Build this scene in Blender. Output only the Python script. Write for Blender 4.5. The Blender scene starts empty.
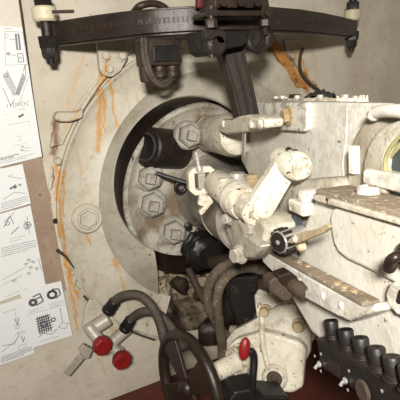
import bpy, bmesh, math, random
from mathutils import Vector as V, Matrix, noise as mnoise
random.seed(7)
SC = bpy.context.scene; C = SC.collection
R = math.radians
# ---------------------------------------------------------------- camera
FPX = 440.0
yaw, pitch, roll = R(27), R(16), R(3.3)
CAM = V((0, -0.95, 0.85))
fwd = V((math.sin(yaw)*math.cos(pitch), math.cos(yaw)*math.cos(pitch), -math.sin(pitch)))
r0 = V((math.cos(yaw), -math.sin(yaw), 0)); u0 = r0.cross(fwd)
rgt = r0*math.cos(roll) - u0*math.sin(roll); upv = r0*math.sin(roll) + u0*math.cos(roll)
cd = bpy.data.cameras.new('camera'); cam = bpy.data.objects.new('camera', cd); C.objects.link(cam)
cd.sensor_width = 36; cd.lens = 36*FPX/400; cd.clip_start = 0.02
m3 = Matrix((rgt, upv, -fwd)).transposed()
cam.matrix_world = Matrix.Translation(CAM) @ m3.to_4x4()
SC.camera = cam
SC.view_settings.view_transform = 'Standard'; SC.view_settings.look = 'None'
SC.view_settings.exposure = 0.0; SC.view_settings.gamma = 1; SC.view_settings.use_curve_mapping = False
# ---------------------------------------------------------------- light
wd = bpy.data.worlds.new('world'); SC.world = wd; wd.use_nodes = True
wd.node_tree.nodes['Background'].inputs[0].default_value = (1, .92, .82, 1)
wd.node_tree.nodes['Background'].inputs[1].default_value = 0.045
ld = bpy.data.lights.new('camera_flash', 'AREA'); ld.shape = 'RECTANGLE'; ld.size = .09; ld.size_y = .06
ld.energy = 20.5; ld.color = (1, .975, .93)
fl = bpy.data.objects.new('camera_flash', ld); C.objects.link(fl)
fl.location = CAM + upv*.10 - rgt*.02 - fwd*.25
tgt = CAM + fwd*1.0 - rgt*.02 + upv*.02
fl.rotation_euler = (tgt - fl.location).to_track_quat('-Z', 'Y').to_euler()
# ---------------------------------------------------------------- frames
def ray(px, py): return fwd + rgt*((px-200)/FPX) + upv*((200-py)/FPX)
def W(px, py, Y=None, X=None, Z=None):
    d = ray(px, py); i, v = (0, X) if X is not None else (1, Y) if Y is not None else (2, Z)
    return CAM + d*((v-CAM[i])/d[i])
gb = -ray(95, 120).normalized()                 # along the gun, towards the breech
ga = -(V((0, 0, 1)).cross(-gb)); ga.normalize()  # to the right of the gun
gc = ga.cross(-gb)
if gc.z < 0: gc = -gc
O = W(215, 192, Y=0)
GA = {'a': ga, 'b': gb, 'c': gc}
def G(a, b, c): return O + ga*a + gb*b + gc*c
def PL(px, py, pt, n):
    d = ray(px, py); return CAM + d*((pt-CAM).dot(n)/d.dot(n))
def P(px, py, b): return PL(px, py, G(0, b, 0), gb)
def PA(px, py, a): return PL(px, py, G(a, 0, 0), ga)
def PC(px, py, c): return PL(px, py, G(0, 0, c), gc)
def ppx(p): return (p-CAM).dot(fwd)/FPX          # metres per pixel at p
def S(p, n): return n*ppx(p)

# ---------------------------------------------------------------- materials
class NT:
    def __init__(s, name):
        s.m = bpy.data.materials.new(name); s.m.use_nodes = True; s.t = s.m.node_tree
        s.b = s.t.nodes['Principled BSDF']
    def n(s, ty, ins=None, **kw):
        x = s.t.nodes.new(ty)
        for k, v in kw.items(): setattr(x, k, v)
        for k, v in (ins or {}).items():
            if isinstance(v, bpy.types.NodeSocket): s.t.links.new(v, x.inputs[k])
            else: x.inputs[k].default_value = v
        return x
    def math(s, op, a, b=0.0, c=None, clamp=False):
        d = {0: a, 1: b}
        if c is not None: d[2] = c
        return s.n('ShaderNodeMath', d, operation=op, use_clamp=clamp).outputs[0]
    def vm(s, op, a, b=None):
        d = {0: a}
        if b is not None: d[1] = b
        return s.n('ShaderNodeVectorMath', d, operation=op)
    def noise(s, vec, scale, detail=4, rough=.55, dist=0):
        return s.n('ShaderNodeTexNoise', {'Vector': vec, 'Scale': scale, 'Detail': detail, 'Roughness': rough, 'Distortion': dist}).outputs[0]
    def ramp(s, fac, p0, p1, v0=0., v1=1.):
        return s.n('ShaderNodeMapRange', {0: fac, 1: p0, 2: p1, 3: v0, 4: v1}, clamp=True).outputs[0]
    def mix(s, fac, a, b):
        x = s.t.nodes.new('ShaderNodeMix'); x.data_type = 'RGBA'
        for k, v in ((0, fac), (6, a), (7, b)):
            if isinstance(v, bpy.types.NodeSocket): s.t.links.new(v, x.inputs[k])
            else: x.inputs[k].default_value = v
        return x.outputs[2]
def rgb(*c): return tuple((x/255/12.92 if x <= 10 else ((x/255+.055)/1.055)**2.4) for x in c)+(1,)

def paint(name, base, dirt, chip=(60, 40, 28), chips=.0, dirty=.5, rough=.45, bump=.15, scale=1., metal=0., streaks=(), rust=0., blotch=None, wear=0.):
    t = NT(name); geo = t.n('ShaderNodeNewGeometry'); pos = geo.outputs['Position']
    n1 = t.noise(pos, 9*scale, 5, .6); n2 = t.noise(pos, 45*scale, 6, .7, .4); n3 = t.noise(pos, 160*scale, 3, .6)
    col = t.mix(t.math('MULTIPLY', t.ramp(n1, .42, .72), dirty), rgb(*base), rgb(*dirt))
    col = t.mix(t.math('MULTIPLY', t.ramp(n2, .52, .72), dirty), col, rgb(*dirt))
    if blotch: col = t.mix(t.ramp(t.noise(pos, 5*scale, 4, .6, 1.0), .5, .62), col, rgb(*blotch))
    if chips > 0:
        c1 = t.ramp(t.noise(pos, 70*scale, 5, .75, .6), .70-chips*.12, .72-chips*.12)
        col = t.mix(c1, col, rgb(*chip))
    if wear > 0:
        pt = t.ramp(geo.outputs['Pointiness'], .53, .58); g_ = t.ramp(t.noise(pos, 60*scale, 4, .7), .47, .56)
        col = t.mix(t.math('MULTIPLY', t.math('MULTIPLY', pt, g_), wear), col, rgb(*chip))
    if rust > 0:
        st = t.n('ShaderNodeMapping', {'Vector': pos, 'Scale': (1, 1, .12)}).outputs[0]
        rm = t.math('MULTIPLY', t.ramp(t.noise(st, 70, 4, .6), .60, .68), t.ramp(t.noise(pos, 7, 2), .45, .6))
        col = t.mix(t.math('MULTIPLY', rm, rust), col, rgb(170, 110, 50))
    if streaks:
        wob = t.n('ShaderNodeTexNoise', {'Vector': pos, 'Scale': 38., 'Detail': 4., 'Roughness': .6}).outputs[1]
        wob = t.vm('SCALE', t.vm('SUBTRACT', wob, (.5, .5, .5)).outputs[0]); wob.inputs['Scale'].default_value = .028
        pw = t.vm('MULTIPLY', t.vm('ADD', pos, wob.outputs[0]).outputs[0], (1, 0, 1)).outputs[0]
        grain = t.ramp(t.noise(t.n('ShaderNodeMapping', {'Vector': pos, 'Scale': (1, 1, .3)}).outputs[0], 60, 4, .7), .30, .48)
        for A, B, wd_, colr, s_ in streaks:
            A = V((A[0], 0, A[2])); B = V((B[0], 0, B[2])); ba = B-A
            pa = t.vm('SUBTRACT', pw, tuple(A)).outputs[0]
            h = t.math('DIVIDE', t.vm('DOT_PRODUCT', pa, tuple(ba)).outputs['Value'], ba.dot(ba), clamp=True)
            pr_ = t.n('ShaderNodeVectorMath', {0: tuple(ba)}, operation='SCALE'); t.t.links.new(h, pr_.inputs['Scale'])
            d = t.vm('LENGTH', t.vm('SUBTRACT', pa, pr_.outputs[0]).outputs[0]).outputs['Value']
            mk = t.math('MULTIPLY', t.math('MULTIPLY', t.ramp(d, wd_*.62, wd_*.12), grain), s_)
            col = t.mix(mk, col, rgb(*colr))
    t.t.links.new(col, t.b.inputs['Base Color'])
    t.b.inputs['Roughness'].default_value = rough; t.b.inputs['Metallic'].default_value = metal
    t.b.inputs['Specular IOR Level'].default_value = .35
    if bump:
        h = t.math('ADD', t.math('MULTIPLY', n2, .7), t.math('MULTIPLY', n3, .3))
        bp = t.n('ShaderNodeBump', {'Strength': bump, 'Distance': .004, 'Height': h})
        t.t.links.new(bp.outputs[0], t.b.inputs['Normal'])
    return t.m
RU = (186, 128, 44); RD = (112, 72, 38)
def stk(x0, y0, x1, y1, w, c=RU, s=.85, Y=-.01): return (W(x0, y0, Y=Y), W(x1, y1, Y=Y), w, c, s)
STREAKS = [stk(100, 76, 98, 150, .013), stk(103, 90, 104, 130, .006), stk(109, 78, 116, 125, .007), stk(103, 60, 101, 76, .008), stk(56, 122, 55, 155, .016, RD), stk(57, 165, 60, 235, .012), stk(62, 170, 64, 215, .006),
           stk(53, 168, 50, 215, .006, RD), stk(62, 225, 78, 330, .008), stk(64, 255, 80, 300, .007), stk(86, 232, 90, 245, .006), stk(108, 235, 124, 290, .006, (190, 140, 60)),
           stk(106, 320, 122, 342, .012, (190, 140, 80), .6), stk(85, 55, 68, 108, .008, (190, 150, 100), .5), stk(268, 42, 310, 90, .024, (168, 110, 40), .95), stk(292, 52, 320, 92, .013), stk(299, 45, 303, 80, .010), stk(282, 44, 296, 84, .012), stk(305, 60, 312, 86, .012),
           stk(75, 110, 62, 135, .01, (190, 150, 90), .6), stk(93, 345, 108, 376, .006, (190, 140, 70), .5), stk(145, 75, 146, 88, .006), stk(280, 48, 322, 90, .010, RD)]
M_wall = paint('flaking_cream_wall_paint', (190, 181, 163), (160, 147, 126), (138, 124, 104), .35, .65, .75, .6, .8, streaks=STREAKS)
M_wallr = paint('grey_cream_wall_paint', (172, 165, 151), (150, 141, 126), (130, 115, 95), .1, .5, .75, .4, .8)
M_ring = paint('cream_ring_paint', (190, 184, 167), (158, 147, 124), (112, 84, 56), .32, .85, .5, .8, .8, streaks=STREAKS, rust=.6)
M_lip = paint('shade_greyed_ring_paint', (172, 166, 150), (138, 128, 108), (100, 78, 54), .25, .85, .5, .5, .8, rust=.4)  # lip shading put into the base grey, besides its own dirt and rust
M_white = paint('thick_white_enamel', (208, 204, 191), (166, 150, 125), (84, 62, 44), .5, .5, .38, .35, 1., wear=.6)
M_cast = paint('cream_casting_enamel', (202, 195, 176), (150, 131, 103), (64, 44, 30), .8, .5, .4, .5, 1.1, wear=.45)
M_dirtyw = paint('soiled_white_enamel', (186, 180, 163), (120, 105, 83), (56, 42, 30), .6, .85, .5, .5, 1.1, wear=.55)
M_disc = paint('grimy_white_disc_paint', (184, 178, 162), (112, 98, 78), (50, 38, 28), .5, .9, .5, .5, 1.1, blotch=(120, 104, 84), wear=.5)
M_grey = paint('worn_grey_paint', (158, 152, 139), (104, 93, 78), (52, 42, 34), .5, .75, .45, .45, 1.1)
M_dust = paint('brown_settled_grime', (134, 119, 100), (98, 82, 64), (196, 186, 162), .9, .8, .8, .5, 1.4)
M_dark = paint('oily_dark_steel', (36, 30, 25), (62, 48, 36), (20, 16, 13), .5, .8, .45, .6, 1., .2)
M_bar = paint('brown_black_bar_steel', (48, 40, 33), (34, 28, 24), (92, 76, 58), .45, .8, .42, .3, 1., .2)
M_black = paint('black_enamel', (20, 18, 17), (42, 35, 29), (100, 86, 70), .25, .6, .45, .3, 1.2)
M_brown = paint('bare_brown_steel', (34, 26, 20), (50, 38, 28), (34, 26, 20), .3, .7, .4, .3, .8, .2)
M_rusty = paint('rusted_iron', (54, 44, 35), (78, 60, 44), (30, 24, 19), .6, .9, .7, .8, 1.3)
M_board = paint('brown_weathered_board', (140, 118, 100), (158, 140, 120), (112, 92, 76), .5, .8, .8, .3, .9, rust=0)
M_boardp = paint('cream_painted_board', (206, 198, 182), (180, 168, 150), (140, 125, 105), .1, .4, .7, .3, .8)
M_paper = paint('white_printed_paper', (214, 214, 210), (204, 202, 194), (180, 170, 150), 0, .3, .6, .02, .5)
M_ink = paint('dark_printing_ink', (92, 92, 94), (110, 110, 110), (60, 60, 60), 0, .5, .7, 0)
M_red = paint('chipped_red_enamel', (124, 26, 25), (88, 20, 20), (60, 20, 18), .5, .5, .35, .25, 1.4)
M_redd = paint('dull_dark_red_enamel', (84, 24, 22), (60, 22, 20), (40, 20, 18), .3, .6, .6, .2, 1.4)
M_floor = paint('dark_red_floor_paint', (84, 38, 30), (60, 30, 25), (40, 26, 22), .4, .6, .6, .3, 1.)
M_hose = paint('dusty_grey_hose', (92, 80, 65), (50, 42, 33), (150, 138, 118), .7, 1., .8, .9, 1.8)
M_hosed = paint('dark_rubber_hose', (60, 53, 46), (86, 76, 63), (34, 29, 26), .6, .8, .6, .7, 1.6)
M_stone = paint('stained_cream_masonry', (164, 151, 124), (92, 76, 54), (34, 25, 18), 1., 1., .8, .9, .8, blotch=(48, 37, 26))
M_silver = paint('scratched_bright_steel', (190, 186, 178), (130, 124, 116), (80, 70, 60), .3, .5, .3, .2, 1.2, .6)
M_brass = paint('dull_yellowed_metal', (160, 142, 108), (120, 98, 68), (84, 66, 46), .6, .7, .4, .4, 1.4, .1)
M_blue = paint('blue_grey_steel', (72, 78, 82), (50, 52, 54), (32, 32, 34), .4, .6, .35, .3, 1.2, .4)
M_tan = paint('tan_worn_lever_paint', (176, 158, 128), (130, 108, 80), (80, 60, 42), .6, .8, .5, .4, 1.6)
M_yel = paint('yellowed_edge_paint', (150, 144, 100), (96, 88, 54), (40, 36, 28), .7, .8, .6, .3, 1.4)
M_rag = paint('dark_oily_cloth', (40, 36, 36), (60, 54, 50), (30, 26, 24), .2, .5, .85, .3, 1.2)
M_alu = paint('dull_grey_casting', (168, 160, 146), (126, 112, 96), (90, 76, 62), .4, .6, .42, .35, 1.1, .15)
M_cap = paint('cream_bushing_paint', (198, 188, 160), (160, 146, 116), (90, 74, 54), .4, .5, .5, .35, 1.)

# ---------------------------------------------------------------- mesh tools
class MB:
    def __init__(s): s.bm = bmesh.new()
    def face(s, pts):
        return s.bm.faces.new([s.bm.verts.new(p) for p in pts])
    def prism(s, pts, vec):
        vec = V(vec); a = [s.bm.verts.new(p) for p in pts]; b = [s.bm.verts.new(V(p)+vec) for p in pts]
        n = len(a); s.bm.faces.new(a); s.bm.faces.new(b[::-1])
        for i in range(n): s.bm.faces.new((a[i], b[i], b[(i+1) % n], a[(i+1) % n]))
        return s
    def box(s, c, e1, e2, e3):
        c = V(c); p = [c-e1-e2-e3, c+e1-e2-e3, c+e1+e2-e3, c-e1+e2-e3]
        return s.prism(p, e3*2)
    def basis(s, ax):
        ax = V(ax).normalized(); u = ax.cross(V((0, 0, 1)))
        if u.length < .1: u = ax.cross(V((0, 1, 0)))
        u.normalize(); return ax, u, ax.cross(u)
    def rev(s, o, ax, prof, seg=28, closed=True, rot=0.):
        """prof: (distance along axis, radius)"""
        o = V(o); ax, u, w = s.basis(ax); rings = []
        for d, r in prof:
            if r < 1e-6: rings.append([s.bm.verts.new(o+ax*d)])
            else: rings.append([s.bm.verts.new(o+ax*d+(u*math.cos(t)+w*math.sin(t))*r) for t in [rot+2*math.pi*k/seg for k in range(seg)]])
        for i in range(len(rings)-1):
            A, B = rings[i], rings[i+1]
            for k in range(seg):
                k2 = (k+1) % seg
                if len(A) == 1 and len(B) == 1: continue
                if len(A) == 1: s.bm.faces.new((A[0], B[k], B[k2]))
                elif len(B) == 1: s.bm.faces.new((A[k], B[0], A[k2]))
                else: s.bm.faces.new((A[k], B[k], B[k2], A[k2]))
        if closed:
            if len(rings[0]) > 1: s.bm.faces.new(rings[0])
            if len(rings[-1]) > 1: s.bm.faces.new(rings[-1][::-1])
        return s
    def cyl(s, p0, p1, r0_, r1_=None, seg=24, ch=.0, rot=0.):
        p0, p1 = V(p0), V(p1); L = (p1-p0).length; r1_ = r0_ if r1_ is None else r1_
        if ch: pr = [(0, r0_-ch), (ch, r0_), (L-ch, r1_), (L, r1_-ch)]
        else: pr = [(0, r0_), (L, r1_)]
        return s.rev(p0, p1-p0, pr, seg, rot=rot)
    def tube(s, pts, r, seg=12, sub=6, taper=None, wob=0.):
        pts = [V(p) for p in pts]; q = []
        for i in range(len(pts)-1):
            a, b = pts[i], pts[i+1]; p_ = pts[i-1] if i else a-(b-a); n_ = pts[i+2] if i+2 < len(pts) else b+(b-a)
            for k in range(sub):
                t = k/sub
                q.append(.5*((2*a)+(b-p_)*t+(2*p_-5*a+4*b-n_)*t*t+(3*a-p_-3*b+n_)*t**3))
        q.append(pts[-1]); rings = []; nrm = None
        for i, c in enumerate(q):
            d = (q[min(i+1, len(q)-1)]-q[max(i-1, 0)]).normalized()
            if nrm is None: nrm = s.basis(d)[1]
            nrm = (nrm-d*nrm.dot(d)).normalized(); bn = d.cross(nrm)
            rr = r if taper is None else r+(taper-r)*i/(len(q)-1)
            rr *= 1+wob*mnoise.noise(c*60)
            rings.append([s.bm.verts.new(c+(nrm*math.cos(2*math.pi*k/seg)+bn*math.sin(2*math.pi*k/seg))*rr) for k in range(seg)])
        for A, B in zip(rings, rings[1:]):
            for k in range(seg): s.bm.faces.new((A[k], B[k], B[(k+1) % seg], A[(k+1) % seg]))
        s.bm.faces.new(rings[0][::-1]); s.bm.faces.new(rings[-1]); return s
    def sweep_rect(s, pts, ups, outs, h, w):
        rings = [[s.bm.verts.new(p+u*h*a+o*w*b) for a, b in ((1, 1), (1, -1), (-1, -1), (-1, 1))] for p, u, o in zip(pts, ups, outs)]
        for A, B in zip(rings, rings[1:]):
            for k in range(4): s.bm.faces.new((A[k], B[k], B[(k+1) % 4], A[(k+1) % 4]))
        s.bm.faces.new(rings[0][::-1]); s.bm.faces.new(rings[-1]); return s
    def torus(s, c, ax, R_, r_, seg=48, s2=12, k=1., stretch=None):
        c = V(c); ax, u, w = s.basis(ax); rings = []
        for i in range(seg):
            t = 2*math.pi*i/seg; d = u*math.cos(t)+w*math.sin(t)
            rings.append([s.bm.verts.new(c+d*(R_+r_*math.cos(2*math.pi*j/s2))+ax*r_*k*math.sin(2*math.pi*j/s2)) for j in range(s2)])
        for i in range(seg):
            A, B = rings[i], rings[(i+1) % seg]
            for j in range(s2): s.bm.faces.new((A[j], B[j], B[(j+1) % s2], A[(j+1) % s2]))
        return s
    def ball(s, c, rx, ry=None, rz=None, ex=None, ey=None, ez=None):
        ry = ry or rx; rz = rz or rx; ex = ex or V((1, 0, 0)); ey = ey or V((0, 1, 0)); ez = ez or V((0, 0, 1))
        g = bmesh.ops.create_icosphere(s.bm, subdivisions=3, radius=1)
        for v in g['verts']: v.co = V(c)+ex*v.co.x*rx+ey*v.co.y*ry+ez*v.co.z*rz
        return s
    def hexb(s, o, ax, r, h, collar=0., ch=.15):
        if collar: s.rev(o, ax, [(0, collar), (h*.3, collar), (h*.4, collar*.93)], 24); o = V(o)+V(ax).normalized()*h*.4
        s.rev(o, ax, [(0, r), (h*(1-ch), r), (h, r*.86)], 6, rot=.4); return s
    def jitter(s, amp, freq=30.):
        for v in s.bm.verts: v.co += mnoise.noise_vector(v.co*freq)*amp
        return s
    def done(s, name, mat, parent=None, bevel=0., seg=2, ang=35, label=None, sub=0, disp=0.):
        bm = s.bm; bmesh.ops.recalc_face_normals(bm, faces=bm.faces)
        me = bpy.data.meshes.new(name); org = V((0, 0, 0))
        if parent is not None: org = V(parent['_org'])
        else:
            vs = [v.co for v in bm.verts]
            org = V((sum(v.x for v in vs)/len(vs), sum(v.y for v in vs)/len(vs), min(v.z for v in vs)))
        for v in bm.verts: v.co -= org
        bm.to_mesh(me); bm.free(); me.materials.append(mat)
        for p in me.polygons: p.use_smooth = True
        o = bpy.data.objects.new(name, me); C.objects.link(o)
        if parent is not None:
            o.parent = parent; o['_org'] = tuple(org)
        else: o.location = org; o['_org'] = tuple(org)
        if label: o['label'] = label
        if bevel:
            b = o.modifiers.new('bevel', 'BEVEL'); b.width = bevel; b.segments = seg; b.limit_method = 'ANGLE'; b.angle_limit = R(30); b.harden_normals = True
        else: me.set_sharp_from_angle(angle=R(ang))
        return o
def thing(name, label, cat, loc, group=None):
    o = bpy.data.objects.new(name, None); o.empty_display_size = .02; C.objects.link(o); o.location = loc
    o['_org'] = tuple(loc); return tag(o, label, cat, group)
def tag(o, label, cat, group=None):
    o['label'] = label; o['category'] = cat
    if group: o['group'] = group
    return o
def struct(o): o['kind'] = 'structure'; return o
def bolts(parent, mat, lst, ax, name='bolt', collar=1.25):
    for p, r, h in lst: MB().hexb(p, ax, r, h, collar*r if collar else 0).done(name, mat, parent)
def shift(pts, v): return [p+v for p in pts]

# ================================================================ ROOM SHELL
FCX, FCZ, FR = .5145, CAM.z-.303, .3785       # flange circle
LCX, LCZ = .4625, CAM.z-.258                  # lip circle
A0, A1 = R(-117), R(-8)                       # lower right sector is open to the niche
XC = 1.135
def wall_front():
    m = MB(); bm = m.bm; seg = 96; x0, x1, z0, z1 = -.35, XC, 0., 1.6
    angs = [2*math.pi*k/seg for k in range(seg)]
    def rect(t):
        dx, dz = math.cos(t), math.sin(t); s = 1e9
        if dx > 1e-6: s = min(s, (x1-FCX)/dx)
        if dx < -1e-6: s = min(s, (x0-FCX)/dx)
        if dz > 1e-6: s = min(s, (z1-FCZ)/dz)
        if dz < -1e-6: s = min(s, (z0-FCZ)/dz)
        return bm.verts.new((FCX+dx*s, 0, FCZ+dz*s))
    outer = [rect(t) for t in angs]
    mid = [bm.verts.new((FCX+.37*math.cos(t), 0, FCZ+.37*math.sin(t))) for t in angs]
    inn = [bm.verts.new((FCX+.295*math.cos(t), 0, FCZ+.27*math.sin(t))) for t in angs]
    for k in range(seg):
        j = (k+1) % seg; bm.faces.new((outer[k], outer[j], mid[j], mid[k]))
        tm = (angs[k]+math.pi/seg+math.pi) % (2*math.pi)-math.pi
        if not (A0 < tm < A1): bm.faces.new((mid[k], mid[j], inn[j], inn[k]))
    for cx, cz in ((x0, z0), (x1, z0), (x0, z1), (x1, z1)):   # corner fill
        c = bm.verts.new((cx, 0, cz))
        cand = sorted(range(seg), key=lambda k: (outer[k].co-c.co).length)[:2]
        if abs(outer[cand[0]].co.x-outer[cand[1]].co.x) > 1e-5 and abs(outer[cand[0]].co.z-outer[cand[1]].co.z) > 1e-5:
            bm.faces.new((outer[cand[0]], outer[cand[1]], c))
    return struct(m.done('wall_front', M_wall))
wall_front()
struct(MB().prism([V((XC, 0, 0)), V((XC, 0, 1.6)), V((XC, -1.6, 1.6)), V((XC, -1.6, 0))], (.05, 0, 0)).done('wall_right', M_wallr))
ZF = W(140, 388, Y=0).z
struct(MB().prism([V((-.35, 0, ZF-.02)), V((XC, 0, ZF-.02)), V((XC, -1.6, ZF-.02)), V((-.35, -1.6, ZF-.02))], (0, 0, .02)).done('floor', M_floor))
# niche of rough masonry under the mounting
def niche():
    m = MB()
    m.prism([V((.26, .13, ZF)), V((.95, .13, ZF)), V((.95, .13, CAM.z+.05)), V((.26, .13, CAM.z+.05))], (0, .03, 0))
    m.prism([V((.26, .012, ZF+.05)), V((.95, .012, ZF+.05)), V((.95, .13, ZF+.05)), V((.26, .13, ZF+.05))], (0, 0, -.03))
    m.prism([V((.26, .03, ZF-.02)), V((.95, .03, ZF-.02)), V((.95, .03, ZF+.14)), V((.26, .03, ZF+.14))], (0, .1, 0))
    o = struct(m.done('wall_niche', M_stone))
    m = MB(); rows = [(262, 280), (283, 302), (306, 322), (326, 344), (348, 368), (371, 398)]
    for i, (ya, yb) in enumerate(rows):
        x = 134+3*i-random.random()*10
        while x < 262:
            w = random.uniform(34, 62); sk = -4
            q = [W(x, ya, Y=.035), W(x+w-4, ya+sk, Y=.035), W(x+w-3, yb+sk, Y=.035), W(x+1, yb, Y=.035)]
            bmesh.ops.subdivide_edges(m.bm, edges=m.bm.edges[:0], cuts=1)
            m.prism(shift(q, V((0, random.uniform(-.012, .012), 0))), (0, .09, 0)); x += w
    bmesh.ops.subdivide_edges(m.bm, edges=m.bm.edges[:], cuts=3, use_grid_fill=True)
    m.jitter(.010, 26); m.jitter(.004, 80)
    struct(m.done('wall_niche_masonry', M_stone, bevel=0, ang=60))
niche()

# ================================================================ PIN BOARD AND SHEETS
t = thing('notice_board', 'tall narrow brown board behind the pinned sheets, painted cream at its top', 'board', W(60, 285, Y=0))
bp = [(41.5, 158), (49, 195), (58, 245), (66, 290)]
Lf = [(30, 300), (22, 245), (10, 195), (0, 158)]
MB().prism([W(x, y, Y=-.006) for x, y in bp+Lf], (0, .006, 0)).done('brown_panel', M_board, t)
MB().prism([W(x, y, Y=-.006) for x, y in [(-40, -30), (15, -30), (19, 0), (23, 28), (32, 98), (41.3, 157), (-40, 157)]], (0, .006, 0)).done('cream_panel', M_boardp, t)
for q in ([(34, 192), (45.5, 189.4), (47, 195.4), (35, 198)], [(39, 229), (51.5, 227), (52.5, 231.5), (40, 234)], [(23, 160), (41.7, 157.5), (42.6, 162), (24, 165)]):
    MB().prism([W(x, y, Y=-.0075) for x, y in q], (0, .0016, 0)).done('batten', M_board, t)
MB().tube([W(x, y, Y=-.007) for x, y in [(17, -20), (19.6, 0), (23.4, 27), (32.6, 98), (41.8, 157)]], .0022, 8).done('edge_strip', M_rusty, t)

def bil(q, u, v, lift):
    a, b, c, d = q    # TL TR BR BL
    p = a.lerp(b, u).lerp(d.lerp(c, u), v); return p+V((0, -lift, 0))
def sheet(corners, Y, label, ink):
    q = [W(x, y, Y=Y) for x, y in corners]
    (ax_, ay_), (bx_, by_), (cx_, cy_), (dx_, dy_) = corners
    x0_ = max(ax_, 0.5); x1_ = max(dx_, 0.5)
    qi = [W(x0_, ay_+(by_-ay_)*(x0_-ax_)/(bx_-ax_), Y=Y), q[1], q[2], W(x1_, dy_+(cy_-dy_)*(x1_-dx_)/(cx_-dx_), Y=Y)]
    t = tag(MB().prism(q, (0, .0008, 0)).done('printed_sheet', M_paper), label, 'paper', 'printed technical sheets pinned on the left wall')
    m = MB()
    q = qi; W_ = (q[1]-q[0]).length; H_ = (q[3]-q[0]).length
    def line(p0, p1, w=.0007):
        a = bil(q, p0[0], p0[1], .0004); b = bil(q, p1[0], p1[1], .0004); d = (b-a)
        if d.length < 1e-6: return
        n = d.normalized().cross(V((0, 1, 0)))*w/2; m.prism([a-n, b-n, b+n, a+n], (0, .0003, 0))
    def poly(pts, w=.0007):
        for a, b in zip(pts, pts[1:]): line(a, b, w)
    def circ(cx, cy, r, w=.0007, n=12, x=1):
        poly([(cx+r*math.cos(2*math.pi*k/n)*x, cy+r*W_/H_*math.sin(2*math.pi*k/n)) for k in range(n+1)], w)
    def text(u0, u1, v, rows=3, dv=.02, w=.0009):
        for k in range(rows):
            u = u0
            while u < u1-(.3 if k == rows-1 else 0)*(u1-u0):
                l = random.uniform(.01, .04); line((u, v+k*dv), (min(u+l, u1), v+k*dv), w); u += l+.012
    def caps(u0, v, word_len, h, w=.0008):
        for k in range(word_len):
            u = u0+k*.085; x = .055
            st = random.choice([[(0, 0), (0, 1)], [(0, 1), (0, 0), (1, 1), (1, 0)], [(1, 0), (0, 0), (0, 1), (1, 1)], [(0, .5), (1, .5)], [(0, 0), (1, .4), (0, 1)]])
            poly([(u+a*x, v+b*h) for a, b in st], w); line((u, v), (u, v+h), w)
    ink(line, poly, circ, text, caps)
    m.done('printed_drawing', M_ink, t)
def ink1(line, poly, circ, text, caps):
    text(.18, .62, .015, 1, .02); poly([(.18, .035), (.98, .035), (.98, .27), (.18, .27), (.18, .035)], .0005)
    text(.2, .36, .06, 2, .02); circ(.3, .19, .07); circ(.3, .19, .04, .001)
    poly([(.36, .09), (.62, .09)]); poly([(.4, .2), (.6, .2)])
    for u in (.64, .68, .76, .8): poly([(u, .05), (u, .16)], .0014)
    poly([(.64, .05), (.8, .05)], .001); poly([(.64, .16), (.8, .16)], .001); poly([(.66, .19), (.86, .19), (.86, .25), (.66, .25), (.66, .19)], .0012); circ(.76, .22, .05)
    for k in range(7):                       # crossed shell drawings
        s = k*.008; poly([(.10+s*2.6, .35-s*.9), (.40+s*2, .49-s)], .0007); poly([(.48+s*1.6, .47+s*.6), (.78+s*1.6, .33+s*.8)], .0007)
    circ(.18, .34, .08, .001); poly([(.08, .43), (.3, .56), (.42, .52)], .001); poly([(.55, .56), (.95, .36)], .0005); text(.1, .35, .62, 1, .02, .0004); circ(.46, .48, .05, .0012); poly([(.8, .32), (.9, .27), (.86, .36)], .001)
    caps(.2, .545, 8, .03, .0007); text(.5, .8, .6, 1)
    line((.5, .655), (.66, .64), .004)
    poly([(.2, .70), (.8, .70)], .0004); line((.8, .7), (.8, .745), .0004)
    text(.44, .58, .8, 1); poly([(.5, .815), (.5, .84)], .0006); text(.3, .8, .865, 1, .02, .0004)
    circ(.55, .885, .03, .0009); circ(.53, .91, .03, .001); poly([(.6, .9), (.75, .905)], .0006); poly([(.55, .92), (.72, .93)], .0006)
    text(.0, .44, .935, 2, .012, .002); text(.0, .85, .962, 2, .014)
def ink2(line, poly, circ, text, caps):
    poly([(.3, .2), (.5, .26), (.88, .34)], .0008); text(.35, .6, .2, 1)
    circ(.4, .5, .05, .001); circ(.55, .5, .06, .0014); circ(.55, .5, .03, .0014); circ(.74, .48, .05, .0014); poly([(.35, .52), (.6, .44)], .0016)
    poly([(.1, .72), (.5, .62), (.92, .72)], .0008); text(.02, .95, .80, 4, .05, .0012)
def ink3(line, poly, circ, text, caps):
    poly([(.1, .2), (.45, .05)], .0008); circ(.22, .25, .06, .0014); poly([(.1, .3), (.3, .1), (.4, .3)], .0014); poly([(.3, .5), (.55, .38)], .0016)
    circ(.8, .4, .11, .0014, 16); circ(.8, .4, .05, .0012); 
    for k in range(5): line((.8, .4), (.8+.1*math.cos(k*1.26), .4+.2*math.sin(k*1.26)), .001)
    text(.25, .7, .6, 2, .06); text(.02, .97, .76, 5, .045, .0012)
def ink4(line, poly, circ, text, caps):
    poly([(.02, .5), (.6, .38)], .0006); poly([(.02, .62), (.5, .55)], .0006)
    for u, v in ((.62, .3), (.7, .22), (.72, .42), (.8, .3), (.86, .5), (.66, .55), (.3, .6)): circ(u, v, .03, .0009, 6); text(u, u+.08, v, 2, .05)
    poly([(.94, .25), (.98, .6)], .0009); text(.1, .8, .92, 1)
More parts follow.
